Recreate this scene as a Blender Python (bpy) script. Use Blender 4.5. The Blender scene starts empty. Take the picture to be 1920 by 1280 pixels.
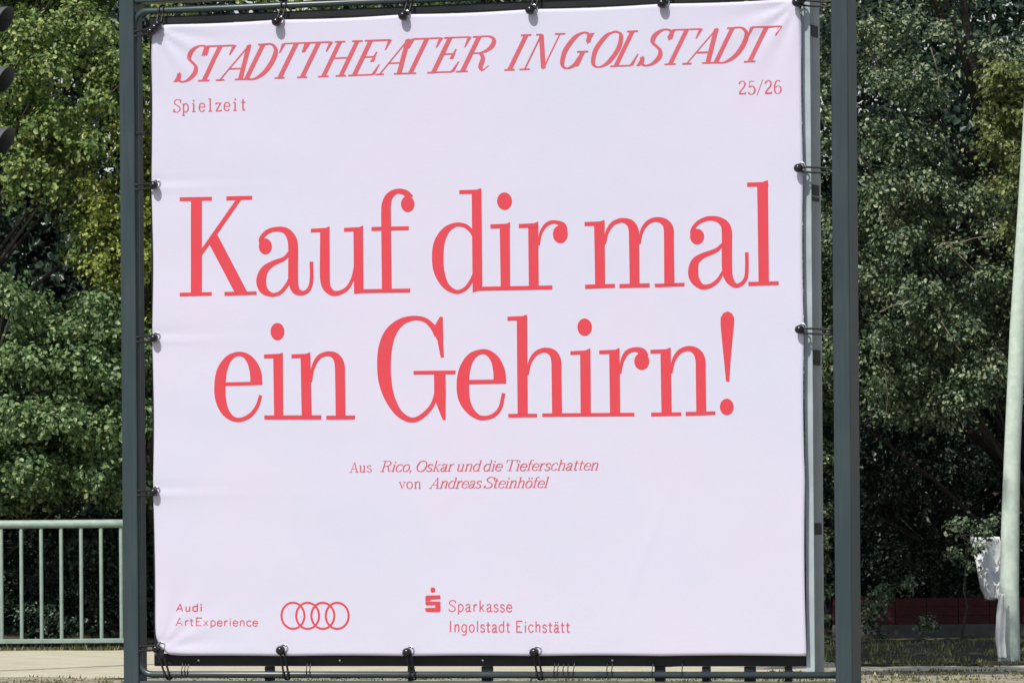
import bpy, bmesh, math, random
import numpy as np
from mathutils import Vector, Matrix
R = math.radians
S = bpy.context.scene
C = S.collection

# ------------------------------------------------------------------ camera
F = 10000.0; PX, PY = 960.0, 1011.0; ROLL = 0.0075; CZ = 1.05      # photograph measured at 1920 x 1280
cam_d = bpy.data.cameras.new('camera'); cam = bpy.data.objects.new('camera', cam_d); C.objects.link(cam)
cam_d.sensor_width = 36; cam_d.lens = 36 * F / 1920; cam_d.shift_y = (PY - 640) / 1920
cam_d.clip_start = 0.5; cam_d.clip_end = 3000
cr, sr = math.cos(ROLL), math.sin(ROLL)
RIGHT = Vector((cr, 0, -sr)); UP = Vector((sr, 0, cr)); FWD = Vector((0, 1, 0))
cam.matrix_world = Matrix(((RIGHT.x, UP.x, 0, 0), (0, 0, -1, 0), (RIGHT.z, UP.z, 0, CZ), (0, 0, 0, 1)))
S.camera = cam
def at(px, py, d):
    return Vector((0, 0, CZ)) + (RIGHT * ((px - PX) / F) + UP * (-(py - PY) / F) + FWD) * d

# sign frame: origin at the lower left corner of the banner
dR = 22.8; dL = dR * 1.0423
Lp = at(290, 1229, dL); Rp = at(1512, 1229, dR)
ZB = (Lp.z + Rp.z) / 2
ZT = (at(288, 47.5, dL).z + at(1510, -3.5, dR).z) / 2
UD = Vector((Rp.x - Lp.x, Rp.y - Lp.y, 0)); BW = UD.length; UD.normalize()
ND = Vector((UD.y, -UD.x, 0))                                      # towards the camera
ORG = Vector((Lp.x, Lp.y, 0))
BH = ZT - ZB
def P(u, v, w=0.0): return ORG + UD * u + ND * w + Vector((0, 0, ZB + v))
def uv(px, py, w=0.0):
    o = Vector((0, 0, CZ)); d = RIGHT * ((px - PX) / F) + UP * (-(py - PY) / F) + FWD
    t = (ORG + ND * w - o).dot(ND) / d.dot(ND)
    p = o + d * t
    return (p - ORG).dot(UD), p.z - ZB

# ------------------------------------------------------------------ world, sun, exposure
sunv = (ND * 0.60 + Vector((0, 0, 0.80)) - UD * 0.13).normalized()
W = bpy.data.worlds.new('World'); S.world = W; W.use_nodes = True
nt = W.node_tree; nt.nodes.clear()
sky = nt.nodes.new('ShaderNodeTexSky'); sky.sky_type = 'NISHITA'; sky.sun_disc = False
sky.sun_elevation = math.asin(sunv.z); sky.sun_rotation = math.atan2(sunv.x, sunv.y)
sky.dust_density = 2.5; sky.air_density = 1.0
bg = nt.nodes.new('ShaderNodeBackground'); bg.inputs[1].default_value = 0.085
wo = nt.nodes.new('ShaderNodeOutputWorld')
# pale haze low over the horizon, the same all the way round
gtc = nt.nodes.new('ShaderNodeTexCoord'); sx_ = nt.nodes.new('ShaderNodeSeparateXYZ'); nt.links.new(gtc.outputs['Generated'], sx_.inputs[0])
mr = nt.nodes.new('ShaderNodeMapRange'); mr.inputs[1].default_value = 0.02; mr.inputs[2].default_value = 0.32; mr.inputs[3].default_value = 0.85; mr.inputs[4].default_value = 0.0
nt.links.new(sx_.outputs['Z'], mr.inputs[0])
mxw = nt.nodes.new('ShaderNodeMixRGB'); nt.links.new(mr.outputs[0], mxw.inputs[0]); nt.links.new(sky.outputs[0], mxw.inputs[1]); mxw.inputs[2].default_value = (10.2, 10.4, 10.2, 1)
nt.links.new(mxw.outputs[0], bg.inputs[0]); nt.links.new(bg.outputs[0], wo.inputs[0])
sd = bpy.data.lights.new('sun', 'SUN'); sd.energy = 4.0; sd.angle = R(0.5); sd.color = (1, 0.95, 0.87)
so = bpy.data.objects.new('sun', sd); C.objects.link(so)
so.rotation_euler = (-sunv).to_track_quat('-Z', 'Y').to_euler()
S.view_settings.view_transform = 'Standard'; S.view_settings.look = 'None'
S.view_settings.exposure = 0.0; S.view_settings.gamma = 1
S.view_settings.use_curve_mapping = False
S.render.engine = 'CYCLES'
S.cycles.max_bounces = 6; S.cycles.transparent_max_bounces = 6

# ------------------------------------------------------------------ materials
def mat(name, col, rough=0.6, metal=0.0, noise=None, bump=None, spec=0.5, col2=None, nscale=8.0, detail=4):
    m = bpy.data.materials.new(name); m.use_nodes = True; n = m.node_tree.nodes; l = m.node_tree.links
    b = n['Principled BSDF']; b.inputs['Roughness'].default_value = rough; b.inputs['Metallic'].default_value = metal
    b.inputs['Specular IOR Level'].default_value = spec
    b.inputs['Base Color'].default_value = (*col, 1)
    tc = n.new('ShaderNodeTexCoord')
    if col2 is not None:
        t = n.new('ShaderNodeTexNoise'); t.inputs['Scale'].default_value = nscale; t.inputs['Detail'].default_value = detail
        l.new(tc.outputs['Object'], t.inputs['Vector'])
        r = n.new('ShaderNodeValToRGB'); r.color_ramp.elements[0].position = 0.32; r.color_ramp.elements[1].position = 0.68
        r.color_ramp.elements[0].color = (*col, 1); r.color_ramp.elements[1].color = (*col2, 1)
        l.new(t.outputs['Fac'], r.inputs[0]); l.new(r.outputs[0], b.inputs['Base Color'])
    if bump:
        t2 = n.new('ShaderNodeTexNoise'); t2.inputs['Scale'].default_value = bump[0]; t2.inputs['Detail'].default_value = 5
        l.new(tc.outputs['Object'], t2.inputs['Vector'])
        bp = n.new('ShaderNodeBump'); bp.inputs['Strength'].default_value = bump[1]; bp.inputs['Distance'].default_value = bump[2]
        l.new(t2.outputs['Fac'], bp.inputs['Height']); l.new(bp.outputs[0], b.inputs['Normal'])
    return m
M = {}
M['post'] = mat('post_paint', (0.030, 0.061, 0.076), 0.5, 0, col2=(0.024, 0.051, 0.066), nscale=3, bump=(60, .15, .002))
def streak(m, c1, c2):
    n = m.node_tree.nodes; l = m.node_tree.links; b = n['Principled BSDF']; tc = n.new('ShaderNodeTexCoord')
    mp = n.new('ShaderNodeMapping'); mp.inputs['Scale'].default_value = (1, 1, .06); l.new(tc.outputs['Object'], mp.inputs[0])
    t = n.new('ShaderNodeTexNoise'); t.inputs['Scale'].default_value = 60; t.inputs['Detail'].default_value = 6; l.new(mp.outputs[0], t.inputs['Vector'])
    t2 = n.new('ShaderNodeTexNoise'); t2.inputs['Scale'].default_value = 2.5; t2.inputs['Detail'].default_value = 8; l.new(tc.outputs['Object'], t2.inputs['Vector'])
    mu = n.new('ShaderNodeMath'); mu.operation = 'ADD'; l.new(t.outputs['Fac'], mu.inputs[0]); l.new(t2.outputs['Fac'], mu.inputs[1])
    rp = n.new('ShaderNodeValToRGB'); rp.color_ramp.elements[0].position = .75; rp.color_ramp.elements[1].position = 1.25
    rp.color_ramp.elements[0].color = (*c1, 1); rp.color_ramp.elements[1].color = (*c2, 1); l.new(mu.outputs[0], rp.inputs[0])
    mh = n.new('ShaderNodeMath'); mh.operation = 'MULTIPLY'; mh.inputs[1].default_value = .8; l.new(mu.outputs[0], mh.inputs[0]); l.new(mh.outputs[0], rp.inputs[0])
    l.new(rp.outputs[0], b.inputs['Base Color'])
streak(M['post'], (0.021, 0.042, 0.052), (0.036, 0.056, 0.067))
M['tube'] = mat('dark_tube_paint', (0.035, 0.055, 0.065), 0.32, 0.0, col2=(0.05, 0.07, 0.08), nscale=9)
M['bar'] = mat('dark_bar_paint', (0.009, 0.011, 0.016), 0.6, 0, col2=(0.018, 0.02, 0.022), nscale=6, spec=.3)
M['alu'] = mat('galvanised_upright', (0.33, 0.40, 0.44), 0.5, 0.0, col2=(0.44, 0.51, 0.56), nscale=7, bump=(30, .2, .002))
M['rubber'] = mat('black_rubber', (0.012, 0.012, 0.016), 0.18, 0)
M['cord'] = mat('black_elastic', (0.014, 0.014, 0.018), 0.5, 0)
M['eyelet'] = mat('eyelet_metal', (0.75, 0.75, 0.75), 0.25, 1)
M['red'] = mat('red_print', (0.68, 0.046, 0.070), 0.65, 0, col2=(0.64, 0.056, 0.082), nscale=14)
M['red2'] = mat('red_print_fine', (0.64, 0.095, 0.125), 0.65, 0, col2=(0.54, 0.12, 0.165), nscale=40)
M['rail'] = mat('railing_paint', (0.24, 0.34, 0.30), 0.5, 0.0, col2=(0.34, 0.43, 0.38), nscale=14, detail=8)
M['path'] = mat('path_gravel', (0.60, 0.57, 0.44), 0.95, 0, col2=(0.47, 0.44, 0.33), nscale=2.5, detail=9, bump=(40, .5, .02))
M['verge'] = mat('verge_soil', (0.17, 0.15, 0.09), 0.95, 0, col2=(0.42, 0.39, 0.30), nscale=9, detail=8, bump=(20, .6, .03))
M['ground'] = mat('ground_soil', (0.05, 0.055, 0.028), 0.95, 0, col2=(0.085, 0.07, 0.045), nscale=3, detail=8)
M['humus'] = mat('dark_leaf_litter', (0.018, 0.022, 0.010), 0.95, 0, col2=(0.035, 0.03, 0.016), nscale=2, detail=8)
M['bark'] = mat('bark', (0.03, 0.027, 0.022), 0.9, 0, col2=(0.065, 0.055, 0.045), nscale=14, bump=(30, .8, .02))
M['twig'] = mat('pale_twig', (0.26, 0.22, 0.15), 0.8, 0)
M['pole'] = mat('pale_green_paint', (0.58, 0.67, 0.61), 0.55, 0, col2=(0.44, 0.55, 0.49), nscale=22, detail=8, bump=(50, .3, .004))
M['black'] = mat('signal_black', (0.02, 0.024, 0.028), 0.45, 0)
M['visor'] = mat('visor_grey', (0.075, 0.09, 0.10), 0.6, 0)
M['lred'] = mat('lens_red', (0.25, 0.02, 0.02), 0.2); M['lyel'] = mat('lens_yellow', (0.35, 0.2, 0.02), 0.2); M['lgrn'] = mat('lens_green', (0.02, 0.2, 0.12), 0.2)
M['redwall'] = mat('dark_red_boards', (0.085, 0.010, 0.011), 0.8, 0, col2=(0.045, 0.007, 0.008), nscale=8)
M['plinth'] = mat('grey_concrete', (0.12, 0.125, 0.12), 0.9, 0, col2=(0.07, 0.075, 0.07), nscale=6)
M['sheet'] = mat('white_plastic', (0.78, 0.80, 0.80), 0.4, 0, col2=(0.62, 0.66, 0.70), nscale=6)

def cloth_mat():
    m = mat('banner_cloth', (0.605, 0.62, 0.775), 0.75, 0, col2=(0.645, 0.615, 0.775), nscale=1.6, spec=0.2)
    n = m.node_tree.nodes; l = m.node_tree.links; b = n['Principled BSDF']
    tc = n['Texture Coordinate'] if 'Texture Coordinate' in n else n.new('ShaderNodeTexCoord')
    wv = n.new('ShaderNodeTexNoise'); wv.inputs['Scale'].default_value = 90; wv.inputs['Detail'].default_value = 3
    l.new(tc.outputs['Object'], wv.inputs['Vector'])
    w2 = n.new('ShaderNodeTexNoise'); w2.inputs['Scale'].default_value = 2.2; w2.inputs['Detail'].default_value = 3
    l.new(tc.outputs['Object'], w2.inputs['Vector'])
    ad = n.new('ShaderNodeMath'); ad.operation = 'MULTIPLY_ADD'; ad.inputs[1].default_value = 0.10
    l.new(wv.outputs['Fac'], ad.inputs[0]); l.new(w2.outputs['Fac'], ad.inputs[2])
    bp = n.new('ShaderNodeBump'); bp.inputs['Strength'].default_value = 0.35; bp.inputs['Distance'].default_value = 0.012
    l.new(ad.outputs[0], bp.inputs['Height']); l.new(bp.outputs[0], b.inputs['Normal'])
    return m
M['cloth'] = cloth_mat()

def leaf_mat(name, c1, c2, c3, trans=0.28):
    m = bpy.data.materials.new(name); m.use_nodes = True; n = m.node_tree.nodes; l = m.node_tree.links
    b = n['Principled BSDF']; out = n['Material Output']; b.inputs['Roughness'].default_value = 0.42
    b.inputs['Specular IOR Level'].default_value = 0.5
    g = n.new('ShaderNodeNewGeometry'); r = n.new('ShaderNodeValToRGB')
    e = r.color_ramp.elements; e[0].color = (*c1, 1); e[1].color = (*c3, 1); e[0].position = 0.05; e[1].position = 1.0
    k = e.new(0.6); k.color = (*c2, 1)
    l.new(g.outputs['Random Per Island'], r.inputs[0]); l.new(r.outputs[0], b.inputs['Base Color'])
    t = n.new('ShaderNodeBsdfTranslucent'); l.new(r.outputs[0], t.inputs[0])
    mx = n.new('ShaderNodeMixShader'); mx.inputs[0].default_value = trans
    l.new(b.outputs[0], mx.inputs[1]); l.new(t.outputs[0], mx.inputs[2]); l.new(mx.outputs[0], out.inputs[0])
    return m
LF = {
 'soft': leaf_mat('leaf_olive', (0.07, 0.11, 0.035), (0.155, 0.20, 0.06), (0.32, 0.35, 0.14)),
 'maple': leaf_mat('leaf_broad_green', (0.08, 0.15, 0.045), (0.18, 0.27, 0.07), (0.44, 0.50, 0.20)),
 'yellow': leaf_mat('leaf_yellow_green', (0.11, 0.17, 0.03), (0.23, 0.29, 0.05), (0.42, 0.45, 0.12)),
 'bush': leaf_mat('leaf_bush_green', (0.065, 0.135, 0.055), (0.15, 0.245, 0.095), (0.36, 0.47, 0.23)),
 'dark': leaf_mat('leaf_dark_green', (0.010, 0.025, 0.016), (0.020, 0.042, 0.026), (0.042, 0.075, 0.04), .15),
 'grey': leaf_mat('leaf_grey_green', (0.038, 0.075, 0.042), (0.085, 0.135, 0.066), (0.34, 0.40, 0.23), .2),
}

# ------------------------------------------------------------------ helpers
def tag(o, label=None, cat=None, group=None, kind=None):
    if label: o['label'] = label
    if cat: o['category'] = cat
    if group: o['group'] = group
    if kind: o['kind'] = kind
    return o
def empty(name, loc, label, cat, group=None):
    o = bpy.data.objects.new(name, None); o.location = loc; o.empty_display_size = .1; C.objects.link(o)
    return tag(o, label, cat, group)
def link(name, me, m, parent=None, smooth=False):
    if m and not me.materials: me.materials.append(m)
    if smooth:
        me.polygons.foreach_set('use_smooth', [True] * len(me.polygons))
    o = bpy.data.objects.new(name, me); C.objects.link(o)
    if parent:
        o.parent = parent; o.matrix_parent_inverse = Matrix.Translation(parent.location).inverted()
    return o
def frombm(name, bm, m, parent=None, smooth=False, bevel=0.0):
    bmesh.ops.recalc_face_normals(bm, faces=bm.faces)
    me = bpy.data.meshes.new(name); bm.to_mesh(me); bm.free()
    o = link(name, me, m, parent, smooth)
    if bevel:
        b = o.modifiers.new('bevel', 'BEVEL'); b.width = bevel; b.segments = 2; b.limit_method = 'ANGLE'
    return o
def box8(bm, pts):
    """pts: 8 corners, bottom 4 then top 4"""
    v = [bm.verts.new(p) for p in pts]
    for f in ((0, 1, 2, 3), (4, 5, 6, 7), (0, 1, 5, 4), (1, 2, 6, 5), (2, 3, 7, 6), (3, 0, 4, 7)):
        bm.faces.new([v[i] for i in f])
def sbox(bm, u0, u1, v0, v1, w0, w1):
    box8(bm, [P(u0, v0, w0), P(u1, v0, w0), P(u1, v0, w1), P(u0, v0, w1), P(u0, v1, w0), P(u1, v1, w0), P(u1, v1, w1), P(u0, v1, w1)])
def wbox(bm, x0, x1, y0, y1, z0, z1):
    box8(bm, [(x0, y0, z0), (x1, y0, z0), (x1, y1, z0), (x0, y1, z0), (x0, y0, z1), (x1, y0, z1), (x1, y1, z1), (x0, y1, z1)])
def tube(bm, pts, rad, n=8, closed=False, caps=True):
    pts = [Vector(p) for p in pts]; k = len(pts)
    rads = rad if isinstance(rad, (list, tuple)) else [rad] * k
    rings = []; prev = None
    for i, p in enumerate(pts):
        if closed: t = pts[(i + 1) % k] - pts[i - 1]
        else: t = pts[min(i + 1, k - 1)] - pts[max(i - 1, 0)]
        t.normalize()
        if prev is None:
            a = Vector((0, 0, 1)) if abs(t.z) < .9 else Vector((1, 0, 0))
            x = t.cross(a).normalized()
        else:
            x = (prev - t * prev.dot(t)).normalized()
        prev = x; y = t.cross(x)
        rings.append([bm.verts.new(p + (x * math.cos(2 * math.pi * j / n) + y * math.sin(2 * math.pi * j / n)) * rads[i]) for j in range(n)])
    m = k if closed else k - 1
    for i in range(m):
        a, b = rings[i], rings[(i + 1) % k]
        for j in range(n): bm.faces.new((a[j], a[(j + 1) % n], b[(j + 1) % n], b[j]))
    if caps and not closed:
        bm.faces.new(rings[0][::-1]); bm.faces.new(rings[-1])
def crom(pts, seg=6):
    """Catmull-Rom through tuples"""
    out = []; n = len(pts); A = [np.array(p, float) for p in pts]
    for i in range(n - 1):
        p0 = A[i - 1] if i else 2 * A[0] - A[1]; p1, p2 = A[i], A[i + 1]
        p3 = A[i + 2] if i + 2 < n else 2 * A[-1] - A[-2]
        for s in range(seg):
            t = s / seg
            out.append(.5 * ((2 * p1) + (p2 - p0) * t + (2 * p0 - 5 * p1 + 4 * p2 - p3) * t * t + (3 * p1 - p0 - 3 * p2 + p3) * t ** 3))
    out.append(A[-1]); return out

# ------------------------------------------------------------------ ground, path, verge
def sheet(name, x0, x1, y0, y1, z, m, nx=2, ny=2, wob=0.0, edge=0.0):
    bm = bmesh.new(); rnd = random.Random(5); g = []
    for j in range(ny + 1):
        row = []
        for i in range(nx + 1):
            yy = y0 + (y1 - y0) * j / ny
            if edge and j in (0, ny): yy += rnd.uniform(-edge, edge)
            row.append(bm.verts.new((x0 + (x1 - x0) * i / nx, yy, z + rnd.uniform(0, wob))))
        g.append(row)
    for j in range(ny):
        for i in range(nx): bm.faces.new((g[j][i], g[j][i + 1], g[j + 1][i + 1], g[j + 1][i]))
    o = frombm(name, bm, m, smooth=True); tag(o, kind='structure'); return o
sheet('ground', -900, 900, -60, 2400, 0.0, M['ground'])
sheet('verge', -60, 60, 18, 40.66, 0.006, M['verge'], 200, 40, .03, 0)
sheet('path', -60, 60, 40.7, 51.35, 0.012, M['path'], 400, 20, .006, .10)
sheet('road', -60, 60, 4.0, 17.9, 0.004, mat('asphalt', (0.045, 0.045, 0.048), 0.9, 0, col2=(0.06, 0.06, 0.06), nscale=20))
bm = bmesh.new(); wbox(bm, -60, 60, 17.9, 18.05, 0.0, 0.12); tag(frombm('kerb', bm, M['plinth'], bevel=.01), kind='structure')

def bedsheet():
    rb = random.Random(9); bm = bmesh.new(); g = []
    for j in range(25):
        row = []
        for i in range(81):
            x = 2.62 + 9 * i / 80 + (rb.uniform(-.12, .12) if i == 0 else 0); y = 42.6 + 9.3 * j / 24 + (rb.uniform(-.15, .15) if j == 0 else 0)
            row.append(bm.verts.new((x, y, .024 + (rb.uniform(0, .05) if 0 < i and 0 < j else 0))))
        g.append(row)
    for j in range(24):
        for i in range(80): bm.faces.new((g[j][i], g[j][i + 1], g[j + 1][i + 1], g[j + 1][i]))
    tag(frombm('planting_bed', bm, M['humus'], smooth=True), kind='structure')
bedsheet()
def blades(name, x0, x1, y0, y1, n, h, m, seed, clump=.0, z=0.02, dens=None):
    rg = np.random.default_rng(seed)
    nc = max(1, n // 14)
    cx = rg.uniform(x0, x1, nc); cy = rg.uniform(y0, y1, nc); ch = rg.uniform(.35, 1.3, nc)
    if dens is not None:
        k = dens(cx, cy, rg); cx, cy, ch = cx[k], cy[k], ch[k]; nc = len(cx)
    idx = rg.integers(0, nc, n)
    x = cx[idx] + rg.normal(0, .07, n); y = cy[idx] + rg.normal(0, .07, n); hh = h * ch[idx] * rg.uniform(.5, 1.2, n)
    a = rg.uniform(0, 6.283, n); wd = rg.uniform(.006, .013, n); ln = rg.uniform(.1, .7, n) * hh; b = rg.uniform(0, 6.283, n)
    v = np.zeros((n, 3, 3)); dx, dy = np.cos(a) * wd, np.sin(a) * wd
    v[:, 0] = np.stack([x - dx, y - dy, np.full(n, z)], 1); v[:, 1] = np.stack([x + dx, y + dy, np.full(n, z)], 1)
    v[:, 2] = np.stack([x + np.cos(b) * ln, y + np.sin(b) * ln, z + hh], 1)
    return polys(name, v.reshape(-1, 3), np.arange(n * 3).reshape(-1, 3), m)
def polys(name, verts, tris, m, parent=None):
    me = bpy.data.meshes.new(name)
    me.vertices.add(len(verts)); me.vertices.foreach_set('co', np.ascontiguousarray(verts, np.float32).ravel())
    nt_ = len(tris)
    me.loops.add(nt_ * 3); me.loops.foreach_set('vertex_index', np.ascontiguousarray(tris, np.int32).ravel())
    me.polygons.add(nt_); me.polygons.foreach_set('loop_start', np.arange(nt_, dtype=np.int32) * 3)
    me.polygons.foreach_set('loop_total', np.full(nt_, 3, np.int32)); me.update(calc_edges=True)
    return link(name, me, m, parent)
M['grass'] = leaf_mat('grass_blade', (0.06, 0.08, 0.02), (0.14, 0.15, 0.05), (0.32, 0.29, 0.15), .2)
tag(blades('verge_grass', -6, 6.5, 37.0, 40.8, 9000, .022, M['grass'], 3), 'short dry grass growing on the verge in front of the sunlit path', 'grass', kind='stuff')
tag(blades('path_edge_grass', -6, 6.5, 51.3, 52.2, 6000, .06, M['grass'], 4, z=.0), 'ragged grass along the far edge of the sunlit path', 'grass', kind='stuff')

# ------------------------------------------------------------------ billboard structure
ur0, _ = uv(1559, 300); ur1, _ = uv(1591, 300)
ul0, _ = uv(224, 300); ul1, _ = uv(252.5, 300)
PW = 0.150
bb = empty('billboard_frame', P(BW / 2, -ZB, -.07), 'blue grey steel billboard frame of two posts and tubes round the white banner', 'billboard frame')
for a, b, dp in ((ul0, ul1, .105), (ur0, ur1, PW)):
    bm = bmesh.new(); sbox(bm, a, b, -ZB, BH + .62, -dp, 0.0); frombm('post', bm, M['post'], bb, bevel=.006)
_, vtl = uv(252, 5); 
bm = bmesh.new(); sbox(bm, ul1 + .001, ur0 - .001, vtl, vtl + .10, -.100, -.004); frombm('crossbeam', bm, M['post'], bb, bevel=.005)
_, vlo = uv(700, 1277)
bm = bmesh.new(); sbox(bm, ul1 + .001, ur0 - .001, vlo - .10, vlo, -.100, -.004); frombm('crossbeam', bm, M['post'], bb, bevel=.005)
# outer tube ring with rounded corners
WT = -0.030
tu0 = uv(256.5, 600, WT)[0]; tu1 = ur0 - .016
tv1 = uv(400, 16, WT)[1]; tv0 = uv(700, 1264, WT)[1]
rc = .062; TR = .0150
def rr(u0, u1, v0, v1, r, w, n=7):
    out = []
    for cx, cy, a0 in ((u1 - r, v1 - r, 0), (u0 + r, v1 - r, 90), (u0 + r, v0 + r, 180), (u1 - r, v0 + r, 270)):
        for k in range(n + 1):
            a = R(a0 + 90 * k / n); out.append(P(cx + r * math.cos(a), cy + r * math.sin(a), w))
    return out
bm = bmesh.new(); q_ = rr(tu0, tu1, tv0, tv1, rc, WT); q_ = q_[8:24]; tube(bm, [P(ur0 + .002, tv1, WT)] + q_ + [P(ur0 + .002, tv0, WT)], TR, 12); frombm('outer_tube', bm, M['tube'], bb, smooth=True)
# inner frame
WI0, WI1 = -.075, -.036
iu0 = uv(284, 600, WI1)[0]; iu1 = uv(1523, 600, WI1)[0]
iv1 = uv(400, 27, WI1)[1]; iv0 = uv(700, 1248, WI1)[1]
bm = bmesh.new(); sbox(bm, iu0, iu1 - .04, iv1 - .035, iv1, WI0, WI1); frombm('frame_bar', bm, M['bar'], bb, bevel=.003)
bm = bmesh.new(); sbox(bm, iu0, iu1 - .04, iv0, iv0 + .055, WI0, WI1); frombm('frame_bar', bm, M['bar'], bb, bevel=.003)
bm = bmesh.new(); sbox(bm, iu0, iu0 + .035, iv0 + .056, iv1 - .036, WI0, WI1); frombm('frame_bar', bm, M['bar'], bb, bevel=.003)
bm = bmesh.new(); sbox(bm, iu1 - .038, iu1, iv0 - .045, iv1 - .02, WI1 - .155, WI1)
ua = frombm('upright', bm, M['alu'], bb, bevel=.003); ua['label'] = 'pale galvanised upright'
for k, (vy, h) in enumerate(((45, .05), (345, .045), (368, .018), (655, .05), (675, .02), (980, .05))):   # dark tape bands on the upright's side face
    _, v = uv(1533, vy, WI1)
    bm = bmesh.new(); sbox(bm, iu1 + .0005, iu1 + .0025, v - h, v, WI1 - .12, WI1 - .012); frombm('tape_band', bm, M['bar'], bb)
# spacer brackets between lower bar and tube, upper bar and tube
for px, wpx in ((503, 17), (767, 8), (911, 20), (1235, 18), (1322, 14), (1404, 20), (1476, 12)):
    u = uv(px, 1255, -.04)[0]; hw = wpx / 430 / 2
    bm = bmesh.new(); sbox(bm, u - hw, u + hw, tv0 - .028, iv0 - .001, WI0, -.0455); frombm('bracket', bm, M['bar'], bb, bevel=.002)
for px, wpx in ((480, 8), (905, 9)):
    u = uv(px, 20, -.04)[0]; hw = wpx / 430 / 2
    bm = bmesh.new(); sbox(bm, u - hw, u + hw, iv1 + .001, tv1 + .012, WI0, -.0455); frombm('bracket', bm, M['bar'], bb, bevel=.002)
for px in (343.5, 349, 355, 577, 583, 1041, 1048, 1057, 1066, 1078, 1139, 1149, 1225, 1280):
    u = uv(px, 1255, -.03)[0]; bm = bmesh.new(); du = random.Random(px).uniform(-.006, .008)
    tube(bm, [P(u, iv0 + .02, -.031), P(u + du * .4, (iv0 + tv0) / 2, -.012), P(u + du, tv0 - .012, -.012)], .0024, 5); frombm('cable_tie', bm, M['cord'], bb)
# small bolts on the lower bar
for px in (372, 637, 905, 1148):
    u, v = uv(px, 1237, WI1 + .004)
    bm = bmesh.new(); bmesh.ops.create_uvsphere(bm, u_segments=8, v_segments=6, radius=.0065); bmesh.ops.translate(bm, verts=bm.verts, vec=P(u, v, WI1 + .002)); frombm('rivet', bm, M['eyelet'], bb, smooth=True)
# side clips on the left tube
for py in (250,):
    u, v = uv(262, py, WT)
    bm = bmesh.new(); sbox(bm, u - .03, u + .035, v - .006, v + .006, WT - .02, WT + .018); frombm('clip', bm, M['bar'], bb, bevel=.002)

# ------------------------------------------------------------------ banner
ties = []   # (eyelet px, direction to the outer tube)
for x, y in ((523, 42), (760, 31), (998, 20), (1245, 8)): ties.append((x, y, 'top'))
for x, y in ((291, 348), (291, 634), (291, 922)): ties.append((x, y, 'left'))
for x, y in ((1500, 316), (1502, 618)): ties.append((x, y, 'right'))
for x, y in ((530, 1218), (767, 1222), (1005, 1222)): ties.append((x, y, 'bottom'))
ties += [(295, 53, 'tl'), (1497, 6, 'tr'), (300, 1213, 'bl')]
EY = [(*uv(x, y), k) for x, y, k in ties]
ey_left = sorted(v for u, v, k in EY if k in ('left', 'tl', 'bl')); ey_right = [v for u, v, k in EY if k == 'right'] + [BH - .02, .02, .75]
ey_top = [u for u, v, k in EY if k in ('top', 'tl', 'tr')]; ey_bot = [u for u, v, k in EY if k in ('bottom', 'bl')] + [2.36, 2.96]
def disp(u, v):
    d = 0.0035 * math.sin(2.1 * u + .7) * math.sin(1.7 * v + .3) + .0016 * math.sin(6.3 * u + 2.2 * v) 
    d += .0009 * math.sin(17 * v + 2.4 * u) * math.exp(-u / .8)
    # folds radiating from the tied corners
    for cu, cv, su, sv in ((0.01, BH - .01, 1, -1), (BW - .01, BH - .01, -1, -1), (.02, .02, 1, 1)):
        x, y = (u - cu) * su, (v - cv) * sv; r = math.hypot(x, y)
        if r < .9:
            a = math.atan2(y, x); amp = .55 if cv < .1 else 1
            d += amp * .0075 * math.cos(a * 13.0 + .5) * math.exp(-r / .17) * min(1, r / .05)
    # pull folds at the side eyelets
    for ev in ey_left:
        d += .0040 * math.exp(-((v - ev + .012) / .013) ** 2) * math.exp(-u / .20)
        d -= .0030 * math.exp(-((v - ev - .018) / .02) ** 2) * math.exp(-u / .16)
    for eu in ey_top:
        d += .0022 * math.exp(-((u - eu) / .02) ** 2) * math.exp(-(BH - v) / .10)
    # packing crease, faint, lower right
    s = (u - 2.28) * .93 + (v - .42) * -.36
    d += .0016 * math.exp(-(s / .012) ** 2) * (1 if .05 < v < .95 else 0) * math.exp(-((v - .45) / .3) ** 2)
    return d
def scal(t, pts, amp):
    """edge sag between eyelets"""
    p = sorted(pts)
    for a, b in zip(p, p[1:]):
        if a <= t <= b: return amp * math.sin(math.pi * (t - a) / (b - a))
    return 0.0
def warp(u, v):
    x, y = u / BW, v / BH
    du = scal(v, ey_left, .007) * (1 - x) ** 6 - scal(v, ey_right, .005) * x ** 6
    dv = scal(u, ey_bot, .003) * (1 - y) ** 6 - scal(u, ey_top, .005) * y ** 6
    # drawn-in corners
    r = math.hypot(u, BH - v); du += .040 * math.exp(-r / .035); dv -= .012 * math.exp(-r / .03)
    r = math.hypot(BW - u, BH - v); du -= .022 * math.exp(-r / .04)
    r = math.hypot(u, v); du += .055 * math.exp(-r / .045); dv += .026 * math.exp(-r / .045)
    return du, dv
ban = empty('banner', P(0, 0, 0), 'large white theatre banner with red lettering tied in the steel frame', 'banner')
bm = bmesh.new(); NX, NY = 190, 180
def gs(t): return t
g = []
for j in range(NY + 1):
    row = []
    for i in range(NX + 1):
        u = BW * i / NX; v = BH * j / NY; a, b = warp(u, v)
        row.append(bm.verts.new(P(u + a, v + b, disp(u, v))))
    g.append(row)
for j in range(NY):
    for i in range(NX): bm.faces.new((g[j][i], g[j][i + 1], g[j + 1][i + 1], g[j + 1][i]))
cl = frombm('cloth', bm, M['cloth'], ban, smooth=True)
so_ = cl.modifiers.new('thick', 'SOLIDIFY'); so_.thickness = .0012; so_.offset = -1 if (cl.data.polygons[0].normal.dot(ND) > 0) else 1

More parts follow.
